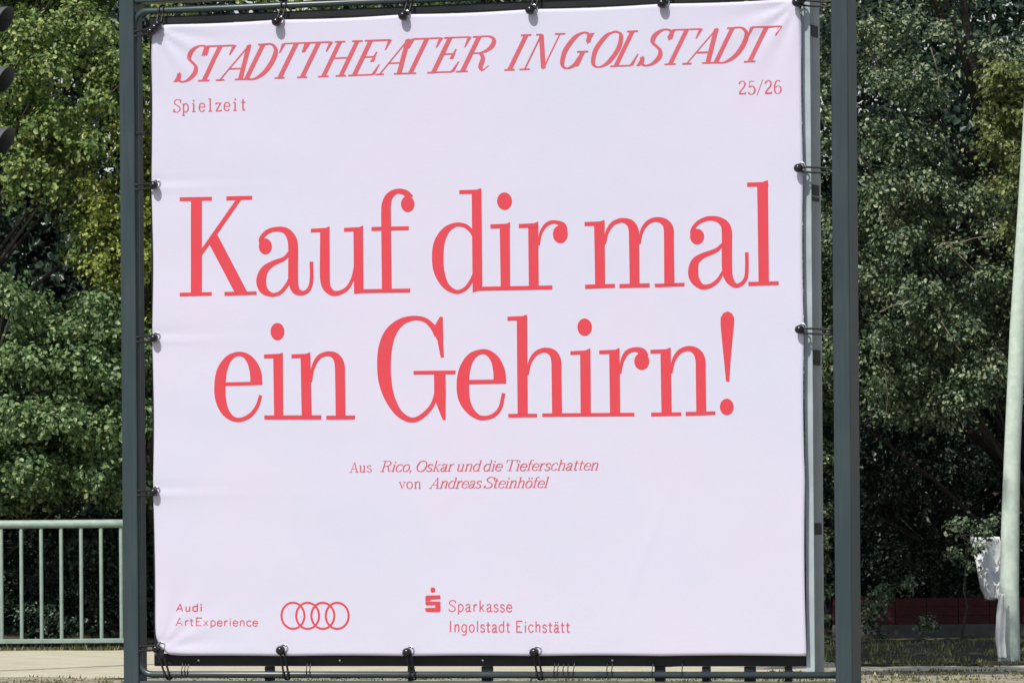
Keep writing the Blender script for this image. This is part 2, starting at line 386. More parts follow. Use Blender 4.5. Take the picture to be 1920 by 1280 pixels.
# --- lettering: outlines in photograph pixels laid on the banner's plane
class Ink:
    def __init__(s): s.f = []; s.k = 0
    def poly(s, pts): s.f.append(('p', [tuple(p) for p in pts], s.k)); s.k = (s.k + 1) % 9
    def ell(s, cx, cy, rx, ry, n=28): s.poly([(cx + rx * math.cos(2 * math.pi * i / n), cy + ry * math.sin(2 * math.pi * i / n)) for i in range(n)])
    def rib(s, pts, seg=6):
        c = crom(pts, seg) if len(pts) > 2 else [np.array(p, float) for p in pts]
        l, r = [], []
        for i, p in enumerate(c):
            t = c[min(i + 1, len(c) - 1)][:2] - c[max(i - 1, 0)][:2]; t /= (np.hypot(*t) + 1e-9); nn = np.array([-t[1], t[0]])
            l.append(tuple(p[:2] + nn * p[2] / 2)); r.append(tuple(p[:2] - nn * p[2] / 2))
        s.f.append(('r', l, r, s.k)); s.k = (s.k + 1) % 9
    def build(s, name, m, base=.0016):
        bm = bmesh.new(); lay = bm.faces.layers.int.new('k')
        def V(p):
            u, v = uv(*p); return bm.verts.new((u, v, 0))
        for q in s.f:
            if q[0] == 'p':
                vs = [V(p) for p in q[1]]
                f = bm.faces.new(vs); f[lay] = q[2]
            else:
                L = [V(p) for p in q[1]]; Rr = [V(p) for p in q[2]]
                for i in range(len(L) - 1):
                    f = bm.faces.new((L[i], L[i + 1], Rr[i + 1], Rr[i])); f[lay] = q[3]
        xs = [v.co.x for v in bm.verts]; ys = [v.co.y for v in bm.verts]
        bmesh.ops.triangulate(bm, faces=bm.faces[:])
        st = .045
        x = math.floor(min(xs) / st) * st
        while x < max(xs):
            bmesh.ops.bisect_plane(bm, geom=bm.verts[:] + bm.edges[:] + bm.faces[:], plane_co=(x, 0, 0), plane_no=(1, 0, 0)); x += st
        y = math.floor(min(ys) / st) * st
        while y < max(ys):
            bmesh.ops.bisect_plane(bm, geom=bm.verts[:] + bm.edges[:] + bm.faces[:], plane_co=(0, y, 0), plane_no=(0, 1, 0)); y += st
        kk = {}
        for f in bm.faces:
            for v in f.verts: kk[v] = f[lay]
        for v in bm.verts:
            u, vv = v.co.x, v.co.y
            v.co = P(u, vv, disp(u, vv) + base + kk.get(v, 0) * .00012)
        for f in bm.faces:
            f.normal_update()
            if f.normal.dot(ND) < 0: f.normal_flip()
        me = bpy.data.meshes.new(name); bm.to_mesh(me); bm.free()
        return link(name, me, m, ban, smooth=True)
class Z:
    """draw in enlarged-view units: origin + scale"""
    def __init__(s, ink, ox, oy, k): s.i, s.ox, s.oy, s.k = ink, ox, oy, k
    def t(s, p): return (s.ox + p[0] / s.k, s.oy + p[1] / s.k) + ((p[2] / s.k,) if len(p) > 2 else ())
    def poly(s, *pts): s.i.poly([s.t(p) for p in pts])
    def ell(s, cx, cy, rx, ry):
        x, y = s.t((cx, cy)); s.i.ell(x, y, rx / s.k, ry / s.k)
    def rib(s, *pts): s.i.rib([s.t(p) for p in pts])

i1 = Ink(); z = Z(i1, 300, 320, 3.84)
z.poly((140,192),(373,188),(373,217),(140,221)); z.poly((222,215),(302,215),(302,878),(222,878)); z.poly((142,878),(373,873),(373,900),(142,906))
z.poly((478,185),(664,181),(664,209),(478,216)); z.poly((545,212),(585,210),(415,455),(302,608),(302,558)); z.poly((358,535),(412,458),(628,870),(535,870)); z.poly((465,872),(697,868),(697,893),(465,900))
z.ell(760,545,47,57)
z.rib((724,520,22),(732,485,30),(775,440,32),(840,421,33),(905,432,46),(946,480,64),(960,545,70),(960,700,70),(962,800,70),(982,862,56),(1030,880,32),(1072,855,28),(1092,790,26),(1092,655,26))
z.rib((932,590,24),(895,634,30),(815,668,40),(755,715,58),(730,790,72),(748,858,60),(805,893,32),(865,880,28),(912,828,28),(935,780,22))
z.poly((1087,418),(1195,412),(1222,400),(1222,442),(1087,446)); z.rib((1188,432,68),(1188,600,70),(1188,750,72),(1198,830,62),(1238,878,44),(1290,880,34),(1350,845,28),(1388,775,24),(1404,690,16))
z.poly((1325,412),(1435,406),(1462,394),(1462,435),(1325,440)); z.poly((1393,432),(1462,405),(1466,855),(1466,881),(1398,887)); z.poly((1440,853),(1802,848),(1800,877),(1440,881))
z.poly((1592,300),(1662,300),(1668,860),(1598,860)); z.rib((1627,310,70),(1630,240,66),(1655,180,52),(1710,148,36),(1768,160,44),(1800,200,60)); z.ell(1784,240,49,57); z.poly((1522,405),(1792,400),(1792,430),(1522,435))
z = Z(i1, 760, 320, 4.572)
z.poly((465,168),(615,163),(653,150),(656,200),(465,203)); z.poly((572,190),(656,163),(662,1000),(662,1022),(578,1045))
z.rib((582,560,16),(560,510,34),(510,472,36),(430,465,38),(348,515,64),(292,620,92),(279,745,100),(292,870,90),(348,985,58),(435,1038,36),(510,1015,34),(560,955,32),(584,890,18))
z.poly((640,995),(1262,983),(1262,1018),(640,1030)); z.ell(853,262,64,75); z.poly((733,460),(870,455),(900,440),(900,490),(733,498)); z.poly((812,480),(898,478),(900,1000),(820,1000))
z.poly((975,458),(1110,450),(1140,435),(1142,485),(975,492)); z.poly((1055,480),(1142,458),(1145,1000),(1060,1000)); z.rib((1148,640,14),(1160,545,26),(1195,480,32),(1240,447,34),(1295,442,32),(1350,468,50),(1375,510,40)); z.ell(1330,545,64,78)
z = Z(i1, 1060, 320, 4.364)
z.poly((158,420),(285,415),(320,402),(322,450),(158,454)); z.poly((236,440),(322,408),(325,940),(244,940)); z.poly((162,932),(405,925),(405,958),(162,967))
z.rib((326,600,14),(342,505,28),(385,438,34),(440,410,36),(490,410,44),(535,435,66),(560,490,82),(563,580,82),(567,935,80)); z.poly((443,927),(690,920),(690,953),(443,960))
z.rib((608,600,14),(625,500,28),(668,432,34),(725,402,36),(780,404,46),(825,432,66),(847,480,82),(849,570,80),(852,932,84)); z.poly((728,925),(976,916),(976,948),(735,955))
z.ell(1080,540,58,65)
z.rib((1034,520,26),(1045,480,32),(1090,425,34),(1170,392,38),(1250,400,48),(1305,440,70),(1323,500,84),(1324,600,84),(1325,800,84),(1342,885,70),(1390,938,42),(1440,928,34),(1478,880,32),(1487,800,30),(1486,668,30))
z.rib((1290,600,24),(1235,652,36),(1125,697,46),(1065,745,66),(1048,820,84),(1060,890,76),(1115,947,48),(1185,943,36),(1250,897,32),(1292,825,22))
z.poly((1488,98),(1610,94),(1658,77),(1662,130),(1488,133)); z.poly((1570,120),(1658,95),(1667,920),(1583,920)); z.poly((1500,910),(1747,904),(1747,935),(1500,943))
i1.build('headline_first_line', M['red'])
i2 = Ink(); z = Z(i2, 380, 570, 3.84)
z.rib((388,578,86),(384,500,84),(352,415,62),(300,366,38),(240,362,34),(182,400,52),(140,480,74),(127,580,82),(131,680,78),(162,770,60),(215,822,38),(275,832,32),(345,800,32),(395,735,28),(420,655,24)); z.poly((160,562),(432,557),(432,582),(160,590))
z.ell(541,198,50,63); z.poly((444,362),(555,357),(578,347),(580,388),(444,392)); z.poly((510,380),(580,358),(583,805),(517,805)); z.poly((446,800),(857,799),(857,830),(446,830))
z.poly((642,362),(745,357),(777,346),(778,385),(642,390)); z.poly((708,380),(778,358),(788,805),(716,805))
z.rib((784,560,12),(795,465,24),(830,392,30),(875,362,32),(925,358,38),(965,382,56),(988,435,70),(992,530,70),(996,805,70)); z.poly((893,802),(1100,800),(1100,830),(893,832))
z.poly((1672,152),(1708,90),(1729,92),(1736,385),(1714,385),(1690,262),(1650,185))
z.rib((1690,225,44),(1655,162,40),(1595,112,34),(1510,102,36),(1420,135,56),(1350,212,84),(1315,320,98),(1306,440,98),(1315,560,92),(1350,680,72),(1410,780,52),(1480,828,40),(1540,828,36),(1610,780,34),(1658,715,30),(1682,630,24))
z.poly((1518,480),(1820,477),(1820,505),(1518,508)); z.poly((1665,495),(1748,495),(1750,640),(1748,833),(1728,833),(1683,720),(1667,680))
z = Z(i2, 840, 570, 3.310)
z.rib((321,490,78),(318,420,74),(293,345,56),(245,300,36),(195,298,32),(142,330,50),(105,400,68),(92,490,78),(98,580,72),(130,650,52),(180,696,34),(228,706,28),(285,688,26),(325,640,24),(345,552,22)); z.poly((120,470),(361,466),(361,492),(120,497))
z.poly((370,78),(465,74),(490,64),(492,100),(370,103)); z.poly((428,95),(492,74),(495,682),(432,682)); z.poly((373,680),(553,679),(553,702),(373,704))
z.rib((495,440,12),(508,365,22),(540,312,28),(580,289,30),(620,288,36),(655,310,52),(672,355,62),(674,440,62),(677,680,62)); z.poly((585,677),(1156,673),(1156,696),(585,700))
z.ell(848,143,45,54); z.poly((760,292),(850,287),(883,274),(884,312),(760,315)); z.poly((820,305),(884,283),(886,680),(823,680))
z.poly((938,287),(1040,282),(1062,270),(1064,308),(938,310)); z.poly((1000,300),(1064,278),(1068,680),(1005,680)); z.rib((1068,430,12),(1080,355,22),(1110,300,28),(1160,281,28),(1205,295,44),(1228,325,36)); z.ell(1202,355,47,54)
z.poly((1256,283),(1355,279),(1380,268),(1382,303),(1256,308)); z.poly((1318,295),(1382,273),(1388,675),(1324,675)); z.poly((1260,672),(1447,670),(1447,693),(1260,697))
z.rib((1386,430,12),(1398,355,22),(1430,302,28),(1470,279,30),(1512,278,36),(1548,302,52),(1567,347,62),(1569,430,62),(1572,675,62)); z.poly((1475,668),(1660,664),(1660,687),(1475,693))
z.poly((1737,45),(1762,56),(1778,85),(1776,130),(1764,250),(1752,390),(1747,480),(1727,480),(1718,390),(1704,250),(1693,130),(1693,85),(1710,56)); z.ell(1731,637,43,51)
i2.build('headline_second_line', M['red'])

# --- a small skeleton alphabet: cap height 1, x-height .66; k thick, t thin, m modulated, s serif, d dot
G = {
 'S': (.62, [('m', [(.60,.74),(.58,.90),(.42,1.0),(.22,.98),(.09,.84),(.12,.66),(.30,.54),(.48,.42),(.56,.24),(.46,.06),(.28,0),(.12,.06),(.03,.24)]), ('s', [(.60,.98),(.60,.70)]), ('s', [(.03,.0),(.03,.27)])]),
 'T': (.78, [('k', [(.39,0),(.39,.98)]), ('t', [(.02,.985),(.76,.985)]), ('s', [(.24,.015),(.54,.015)]), ('s', [(.02,.99),(.03,.72)]), ('s', [(.76,.99),(.75,.72)])]),
 'A': (.74, [('t', [(.10,0),(.43,1.0)]), ('k', [(.62,0),(.42,.98)]), ('t', [(.19,.32),(.56,.32)]), ('s', [(0,.015),(.22,.015)]), ('s', [(.48,.015),(.76,.015)])]),
 'D': (.78, [('k', [(.17,0),(.17,.98)]), ('m', [(.15,.985),(.42,.98),(.64,.80),(.69,.5),(.62,.20),(.42,.02),(.15,.015)]), ('s', [(.02,.015),(.3,.015)]), ('s', [(.02,.985),(.3,.985)])]),
 'H': (.86, [('k', [(.18,0),(.18,1)]), ('k', [(.68,0),(.68,1)]), ('t', [(.18,.52),(.68,.52)]), ('s', [(.03,.015),(.33,.015)]), ('s', [(.53,.015),(.83,.015)]), ('s', [(.03,.985),(.33,.985)]), ('s', [(.53,.985),(.83,.985)])]),
 'E': (.70, [('k', [(.17,0),(.17,1)]), ('t', [(.12,.985),(.66,.985)]), ('t', [(.12,.015),(.64,.015)]), ('t', [(.17,.52),(.46,.52)]), ('s', [(.66,.99),(.66,.70)]), ('s', [(.64,.01),(.68,.3)]), ('s', [(.46,.38),(.46,.66)]), ('s', [(.02,.015),(.17,.015)]), ('s', [(.02,.985),(.17,.985)])]),
 'R': (.76, [('k', [(.17,0),(.17,1)]), ('m', [(.15,.985),(.42,.98),(.58,.86),(.58,.66),(.42,.53),(.17,.52)]), ('k', [(.40,.52),(.52,.36),(.56,.12),(.66,.02)]), ('t', [(.66,.02),(.74,.16)]), ('s', [(.02,.015),(.3,.015)]), ('s', [(.02,.985),(.2,.985)])]),
 'I': (.36, [('k', [(.18,0),(.18,1)]), ('s', [(.02,.015),(.34,.015)]), ('s', [(.02,.985),(.34,.985)])]),
 'N': (.84, [('t', [(.16,0),(.16,1)]), ('k', [(.16,.98),(.66,.02)]), ('t', [(.66,0),(.66,1)]), ('s', [(.02,.015),(.3,.015)]), ('s', [(.02,.985),(.18,.985)]), ('s', [(.52,.985),(.80,.985)])]),
 'G': (.76, [('m', [(.64,.72),(.56,.92),(.38,1.0),(.18,.90),(.07,.62),(.07,.38),(.18,.10),(.38,0),(.56,.10),(.62,.28)]), ('k', [(.62,.05),(.62,.46)]), ('s', [(.44,.46),(.78,.46)]), ('s', [(.64,.98),(.64,.68)])]),
 'O': (.76, [('m', [(.38,1.0),(.18,.90),(.07,.62),(.07,.38),(.18,.10),(.38,0),(.58,.10),(.69,.38),(.69,.62),(.58,.90),(.38,1.0)])]),
 'L': (.68, [('k', [(.18,0),(.18,1)]), ('t', [(.12,.015),(.62,.015)]), ('s', [(.62,.01),(.66,.34)]), ('s', [(.02,.015),(.2,.015)]), ('s', [(.02,.985),(.34,.985)])]),
 'a': (.52, [('m', [(.08,.50),(.14,.63),(.26,.66),(.38,.58),(.38,.12),(.42,.02),(.52,.03)]), ('m', [(.38,.40),(.20,.34),(.07,.20),(.12,.03),(.24,0),(.38,.16)])]),
 'c': (.48, [('m', [(.44,.52),(.36,.64),(.24,.66),(.08,.52),(.06,.30),(.12,.08),(.26,0),(.38,.04),(.45,.16)])]),
 'd': (.56, [('m', [(.44,.56),(.30,.66),(.16,.62),(.06,.42),(.06,.22),(.16,.02),(.30,0),(.44,.14)]), ('k', [(.44,0),(.44,1.0)]), ('s', [(.34,.98),(.44,.98)]), ('s', [(.44,.015),(.54,.015)])]),
 'e': (.50, [('m', [(.07,.36),(.45,.36),(.42,.56),(.26,.66),(.12,.58),(.05,.36),(.09,.10),(.26,0),(.38,.04),(.45,.15)])]),
 'f': (.36, [('k', [(.16,0),(.16,.80),(.22,.96),(.38,.96)]), ('t', [(.02,.64),(.34,.64)]), ('s', [(.04,.015),(.30,.015)])]),
 'g': (.56, [('m', [(.44,.54),(.30,.66),(.16,.62),(.06,.42),(.06,.24),(.16,.04),(.30,.02),(.44,.14)]), ('m', [(.44,.64),(.44,-.06),(.36,-.24),(.20,-.27),(.08,-.20)])]),
 'h': (.58, [('k', [(.13,0),(.13,1)]), ('m', [(.13,.50),(.24,.64),(.36,.66),(.45,.54),(.45,0)]), ('s', [(.03,.015),(.23,.015)]), ('s', [(.36,.015),(.55,.015)]), ('s', [(.03,.98),(.13,.98)])]),
 'i': (.28, [('k', [(.14,0),(.14,.64)]), ('d', [(.14,.88)]), ('s', [(.03,.015),(.25,.015)]), ('s', [(.03,.64),(.14,.64)])]),
 'k': (.54, [('k', [(.13,0),(.13,1)]), ('t', [(.42,.64),(.14,.26)]), ('k', [(.24,.38),(.46,0)]), ('s', [(.03,.015),(.23,.015)]), ('s', [(.36,.015),(.54,.015)]), ('s', [(.32,.64),(.50,.64)])]),
 'l': (.28, [('k', [(.14,0),(.14,1)]), ('s', [(.03,.015),(.25,.015)]), ('s', [(.03,.98),(.14,.98)])]),
 'n': (.58, [('k', [(.13,0),(.13,.65)]), ('m', [(.13,.48),(.24,.64),(.36,.66),(.45,.54),(.45,0)]), ('s', [(.03,.015),(.23,.015)]), ('s', [(.36,.015),(.55,.015)]), ('s', [(.03,.64),(.13,.64)])]),
 'o': (.54, [('m', [(.27,.66),(.13,.58),(.06,.33),(.13,.08),(.27,0),(.41,.08),(.48,.33),(.41,.58),(.27,.66)])]),
 'p': (.58, [('k', [(.13,-.28),(.13,.65)]), ('m', [(.13,.52),(.26,.66),(.40,.62),(.50,.42),(.50,.22),(.40,.03),(.26,0),(.13,.14)]), ('s', [(.03,-.265),(.25,-.265)]), ('s', [(.03,.64),(.13,.64)])]),
 'r': (.42, [('k', [(.13,0),(.13,.65)]), ('m', [(.13,.42),(.20,.58),(.30,.66),(.40,.60)]), ('s', [(.03,.015),(.27,.015)]), ('s', [(.03,.64),(.13,.64)])]),
 's': (.44, [('m', [(.37,.52),(.30,.64),(.18,.66),(.07,.55),(.10,.42),(.24,.34),(.36,.24),(.37,.10),(.24,0),(.12,.02),(.04,.14)])]),
 't': (.38, [('k', [(.16,.88),(.16,.12),(.22,.02),(.34,.05)]), ('t', [(.02,.64),(.34,.64)])]),
 'u': (.58, [('k', [(.13,.64),(.13,.14),(.20,.01),(.32,.02),(.44,.18)]), ('k', [(.44,0),(.44,.64)]), ('s', [(.03,.64),(.13,.64)]), ('s', [(.34,.64),(.44,.64)]), ('s', [(.44,.015),(.54,.015)])]),
 'v': (.52, [('k', [(.07,.64),(.27,0)]), ('t', [(.27,.02),(.46,.64)]), ('s', [(0,.64),(.18,.64)]), ('s', [(.36,.64),(.54,.64)])]),
 'x': (.52, [('k', [(.06,.64),(.44,0)]), ('t', [(.44,.64),(.06,0)])]),
 'z': (.50, [('t', [(.06,.63),(.43,.63)]), ('k', [(.42,.62),(.07,.02)]), ('t', [(.06,.015),(.45,.015)]), ('s', [(.06,.64),(.06,.5)]), ('s', [(.45,.0),(.45,.14)])]),
 '2': (.54, [('m', [(.08,.76),(.12,.92),(.26,1.0),(.40,.92),(.44,.74),(.36,.52),(.18,.28),(.07,.04)]), ('k', [(.07,.05),(.46,.05)]), ('s', [(.46,.0),(.48,.2)])]),
 '5': (.54, [('t', [(.12,.97),(.42,.97)]), ('t', [(.13,.98),(.10,.52)]), ('m', [(.10,.52),(.26,.62),(.40,.54),(.47,.32),(.40,.08),(.24,0),(.12,.04),(.06,.18)])]),
 '6': (.54, [('m', [(.42,.90),(.30,1.0),(.16,.90),(.07,.60),(.07,.30),(.14,.06),(.27,0),(.42,.08),(.48,.30),(.42,.52),(.27,.58),(.12,.46)])]),
 '/': (.40, [('t', [(.0,-.08),(.36,1.06)])]),
 ',': (.22, [('d', [(.10,.03)]), ('t', [(.13,.0),(.05,-.16)])]),
}
for c_, b_ in (('ö', 'o'), ('ä', 'a')):
    w_, st_ = G[b_]; G[c_] = (w_, st_ + [('d', [(w_ * .32, .88)]), ('d', [(w_ * .68, .88)])])
def glyph(ink, ch, ox, oy, H, sx=1.0, slope=0.0, shear=0.0, thick=.12, thin=.034, serif=True):
    w, st = G[ch]
    def T(x, y):
        X = x * sx * H + shear * y * H
        return ox + X, oy + slope * X - y * H
    for kind, pts in st:
        if kind == 's' and not serif: continue
        if kind == 'd':
            x, y = T(*pts[0]); ink.ell(x, y, H * thick * .62, H * thick * .68, 12); continue
        if len(pts) == 2:
            (xa, ya), (xb, yb) = pts
            if abs(yb - ya) > .12:                                # upright strokes end level with the baseline
                w0 = w1 = (thick if kind == 'k' else thin) / sx
                if kind == 's': w0, w1 = w0 * 2.4, w0 * .8
                ink.poly([T(xa - w0 / 2, ya), T(xa + w0 / 2, ya), T(xb + w1 / 2, yb), T(xb - w1 / 2, yb)]); continue
        q = crom(pts, 5) if len(pts) > 2 else [np.array(p, float) for p in pts]
        out = []
        for i, p in enumerate(q):
            t = q[min(i + 1, len(q) - 1)] - q[max(i - 1, 0)]
            if kind in 'ts': wd = thin
            elif kind == 'k' and len(pts) == 2: wd = thick
            else:
                a = abs(t[1]) / (np.hypot(*t) + 1e-9); wd = thin + (thick - thin) * a ** 1.6
            out.append((*T(*p), wd * H))
        c = out; l, r = [], []
        ink.rib([tuple(o) for o in c], 1) if len(c) > 2 else ink.rib(c)
    return w * sx * H
def text(ink, s, x0, x1, y0, slope, H, **kw):
    tr = kw.pop('track', .0); sp = kw.pop('space', .32)
    nat = sum((G[c][0] if c != ' ' else sp) + tr for c in s) - tr
    sx = (x1 - x0) / (nat * H); x = x0
    for c in s:
        if c != ' ': glyph(ink, c, x, y0 + slope * (x - x0), H, sx=sx, slope=slope, **kw)
        x += ((G[c][0] if c != ' ' else sp) + tr) * sx * H
# title, letter by letter (unsheared extents along the baseline)
i3 = Ink()
def bl(x): return 152.5 - .0349 * (x - 380)
tl = [('S',85,195,0),('T',172,350,0),('A',332,510,0),('D',482,640,0),('T',636,795,0),('T',772,928,0),('H',940,1120,0),('E',1122,1290,0),('A',1292,1462,0),('T',1412,1592,0),('E',1600,1768,0),('R',1772,1962,0),
      ('I',142,212,1),('N',232,420,1),('G',450,600,1),('O',634,792,1),('L',778,920,1),('S',946,1066,1),('T',1052,1230,1),('A',1214,1396,1),('D',1376,1548,1),('T',1526,1706,1)]
for ch, a, b, z_ in tl:
    xa, xb = (300 if z_ == 0 else 900) + a / 3.2, (300 if z_ == 0 else 900) + b / 3.2
    H = 66.0; sx = (xb - xa) / (G[ch][0] * H)
    glyph(i3, ch, xa, bl(xa), H, sx=sx, slope=-.0349, shear=.49, thick=.138, thin=.048)
i3.build('title_lettering', M['red2'])
i4 = Ink()
# 'Spielzeit' in typewriter spacing
for k, c in enumerate('Spielzeit'):
    cell = (464 - 324) / 9; w = .56; sx_ = min(1.0, w / G[c][0]) if G[c][0] > .3 else 1.35
    H = 24.0; gw = G[c][0] * sx_ * H
    glyph(i4, c, 324 + cell * k + (cell - gw) / 2, 211 - .03 * cell * k, H, sx=sx_, slope=-.03, thick=.11, thin=.07)
i4.build('season_word_lettering', M['red2'])['kind'] = 'stuff'
i5 = Ink(); text(i5, '25/26', 1384, 1466, 177.5, -.022, 25, thick=.12, thin=.05, track=.06); i5.build('season_years_lettering', M['red2'])['kind'] = 'stuff'
i6 = Ink()
kw = dict(thick=.12, thin=.06)
text(i6, 'Aus', 656, 698, 885, -.01, 19, track=.05, **kw); text(i6, 'Rico, Oskar und die Tieferschatten', 713, 1121, 884, -.008, 20, shear=.3, space=.2, **kw)
text(i6, 'von', 748, 790, 915.5, -.008, 19, track=.05, **kw); text(i6, 'Andreas Steinhöfel', 804, 1026, 915, -.006, 20, shear=.3, space=.2, **kw)
i6.build('author_lettering', M['red2'])['kind'] = 'stuff'
i7 = Ink(); kw = dict(thick=.12, thin=.12, serif=False)
text(i7, 'Audi', 329, 381, 1145, .0, 14, track=.05, thick=.17, thin=.17, serif=False); text(i7, 'ArtExperience', 329, 484, 1172, .006, 15, track=.07, **kw)
i7.build('sponsor_lettering', M['red2'])['kind'] = 'stuff'
i8 = Ink()
for cx in (550.5, 578, 606.5, 633.5):
    n = 40
    for a0 in (0,):
        pts = [(cx - 1 + 21.5 * math.cos(2 * math.pi * i / n), 1153.5 + 24.5 * math.sin(2 * math.pi * i / n), 3.9) for i in range(n + 1)]
        i8.rib(pts, 1)
i8.build('four_rings_logo', M['red'])
i9 = Ink()
i9.ell(812, 1105.5, 4.8, 5.2)
def Q(*p): i9.poly([(300 + a / 3.2, 1080 + b / 3.2) for a, b in p])
Q((1593,122),(1600,114),(1682,112),(1684,137),(1626,139),(1624,141),(1624,148),(1593,148))
Q((1593,150),(1624,150),(1684,150),(1684,172),(1600,174),(1594,168)); Q((1652,173),(1684,173),(1684,206),(1678,213),(1652,213)); Q((1593,189),(1651,187),(1651,213),(1600,212),(1593,206))
i9.build('s_shaped_logo', M['red'])
i10 = Ink(); kw = dict(thick=.105, thin=.105, serif=False)
text(i10, 'Sparkasse', 841, 960, 1145.5, .006, 20.5, track=.09, **kw); text(i10, 'Ingolstadt Eichstätt', 841, 1069, 1184, .003, 21, track=.09, space=.22, **kw)
i10.build('bank_lettering', M['red2'])['kind'] = 'stuff'

# hem seams and eyelets
for u, v, k in EY:
    bm = bmesh.new(); pts = [P(u + .008 + .017 * math.cos(a), v + .008 + .017 * math.sin(a), disp(u, v) + .002) for a in [2 * math.pi * i / 14 for i in range(14)]]
    tube(bm, pts, .0035, 6, closed=True); frombm('eyelet', bm, M['eyelet'], ban, smooth=True)

# ------------------------------------------------------------------ bungee ties
names = {('top', 0): 'first ball tie from the left on the top edge, above the italic title start', ('top', 1): 'second ball tie from the left along the banner top edge, above THEATER',
 ('top', 2): 'third ball tie along the top edge, above the start of the second title word', ('top', 3): 'fourth ball tie along the banner top edge, near the right corner',
 ('left', 0): 'uppermost side ball tie on the banner left edge, beside the big K', ('left', 1): 'middle ball tie on the banner left edge, beside a horizontal fold', ('left', 2): 'lowest side ball tie on the banner left edge, above the railing height',
 ('right', 0): 'upper ball tie on the banner right edge, above the l of mal', ('right', 1): 'lower ball tie on the banner right edge, beside the exclamation mark',
 ('bottom', 0): 'ball tie on the banner bottom edge below the four rings', ('bottom', 1): 'ball tie on the bottom edge left of the s shaped bank logo', ('bottom', 2): 'rightmost ball tie on the banner bottom edge, below the bank lettering',
 ('tl', 0): 'cluster of black ball ties pulling the top left banner corner', ('tr', 0): 'cluster of black ball ties pulling the top right banner corner', ('bl', 0): 'black ball tie pulling the bottom left banner corner'}
seen = {}
rnd = random.Random(11)
def ball(parent, p, r):
    bm = bmesh.new(); bmesh.ops.create_uvsphere(bm, u_segments=18, v_segments=12, radius=r)
    for v in bm.verts: v.co = Vector((v.co.x, v.co.y, v.co.z * .94)) + p
    frombm('ball', bm, M['rubber'], parent, smooth=True)
def loop(parent, u, v, tu, tv, sep=.0105):
    """two strands of elastic from ball to round the outer tube"""
    d = Vector((tu - u, tv - v, 0)); L = d.length; d.normalize(); pr = Vector((-d.y, d.x, 0))
    bm = bmesh.new(); pts = []
    for s in (1, -1):
        a = [(u + pr.x * sep * s * .5, v + pr.y * sep * s * .5, .016), (u + d.x * L * .25 + pr.x * sep * s, v + d.y * L * .25 + pr.y * sep * s, .012),
             (tu - d.x * .02 + pr.x * sep * s, tv - d.y * .02 + pr.y * sep * s, WT + TR + .006),
             (tu + pr.x * sep * s, tv + pr.y * sep * s, WT + TR + .005), (tu + d.x * (TR + .004) + pr.x * sep * s * .8, tv + d.y * (TR + .004) + pr.y * sep * s * .8, WT)]
        pts += a if s == 1 else a[::-1]
    q = crom(pts, 4)
    tube(bm, [P(*x) for x in q], .0048, 7); frombm('elastic_loop', bm, M['cord'], parent, smooth=True)
for (x, y, k), (u, v, _) in zip(ties, EY):
    i = seen.get(k, 0); seen[k] = i + 1
    e = empty('bungee_tie', P(u, v, 0), names[(k, i)], 'bungee tie', 'black elastic ball ties holding the banner')
    if k == 'top': ball(e, P(u, v, .029), .0225); loop(e, u + .008, v, u + .016, tv1)
    elif k == 'bottom': ball(e, P(u, v, .027), .0215); loop(e, u + .004, v, u + .010, tv0)
    elif k == 'left': ball(e, P(u + .004, v, .027), .020); loop(e, u, v - .002, tu0, v - .004)
    elif k == 'right': ball(e, P(u, v, .027), .0205); loop(e, u, v - .004, tu1, v - .012)
    elif k == 'tl':
        ball(e, P(u, v, .028), .022); ball(e, P(u - .024, v - .016, .02), .018); ball(e, P(u + .012, v + .016, .022), .018)
        loop(e, u + .01, v, u + .012, tv1); loop(e, u, v - .01, tu0, v - .022)
    elif k == 'tr':
        ball(e, P(u, v, .028), .021); ball(e, P(u + .02, v + .01, .022), .018)
        loop(e, u, v, u - .01, tv1); loop(e, u, v, tu1, v - .01)
    else:
        ball(e, P(u - .012, v - .006, .02), .018); loop(e, u, v, u + .028, tv0); loop(e, u, v, tu0, v - .006)

# ------------------------------------------------------------------ railing behind, on the left
D = 52.5
rl = empty('railing', at(150, 1217, D), 'grey green metal railing with upright bars at the far edge of the path', 'railing')
zt = at(100, 974, D).z; zt0 = at(100, 990, D).z; zb1 = at(100, 1197, D).z; zb0 = at(100, 1205.5, D).z
x0, x1 = at(-420, 1000, D).x, at(262, 1000, D).x
bm = bmesh.new(); tube(bm, [(x0 + (x1 - x0) * i / 12, D, (zt0 + zt) / 2) for i in range(13)], (zt - zt0) / 2, 14); frombm('top_rail', bm, M['rail'], rl, smooth=True)
bm = bmesh.new(); wbox(bm, x0, x1, D - .02, D + .02, zb0, zb1); frombm('bottom_rail', bm, M['rail'], rl, bevel=.005)
me = None; k = -11
while True:
    px = 3 + 37.4 * k; k += 1
    if px > 255: break
    x = at(px, 1100, D).x
    if me is None:
        bm = bmesh.new(); tube(bm, [(0, 0, zb1), (0, 0, zt0)], .019, 10); bmesh.ops.recalc_face_normals(bm, faces=bm.faces); me = bpy.data.meshes.new('bar'); bm.to_mesh(me); bm.free(); me.materials.append(M['rail'])
    o = bpy.data.objects.new('bar', me); C.objects.link(o); o.parent = rl; o.location = Vector((x, D, 0)) - rl.location
for px in (-360, 20 - 4 * 37.4 - 15, 252):
    x = at(px, 1100, D).x; bm = bmesh.new(); wbox(bm, x - .025, x + .025, D + .021, D + .07, -.02, zt0); frombm('post', bm, M['rail'], rl, bevel=.004)

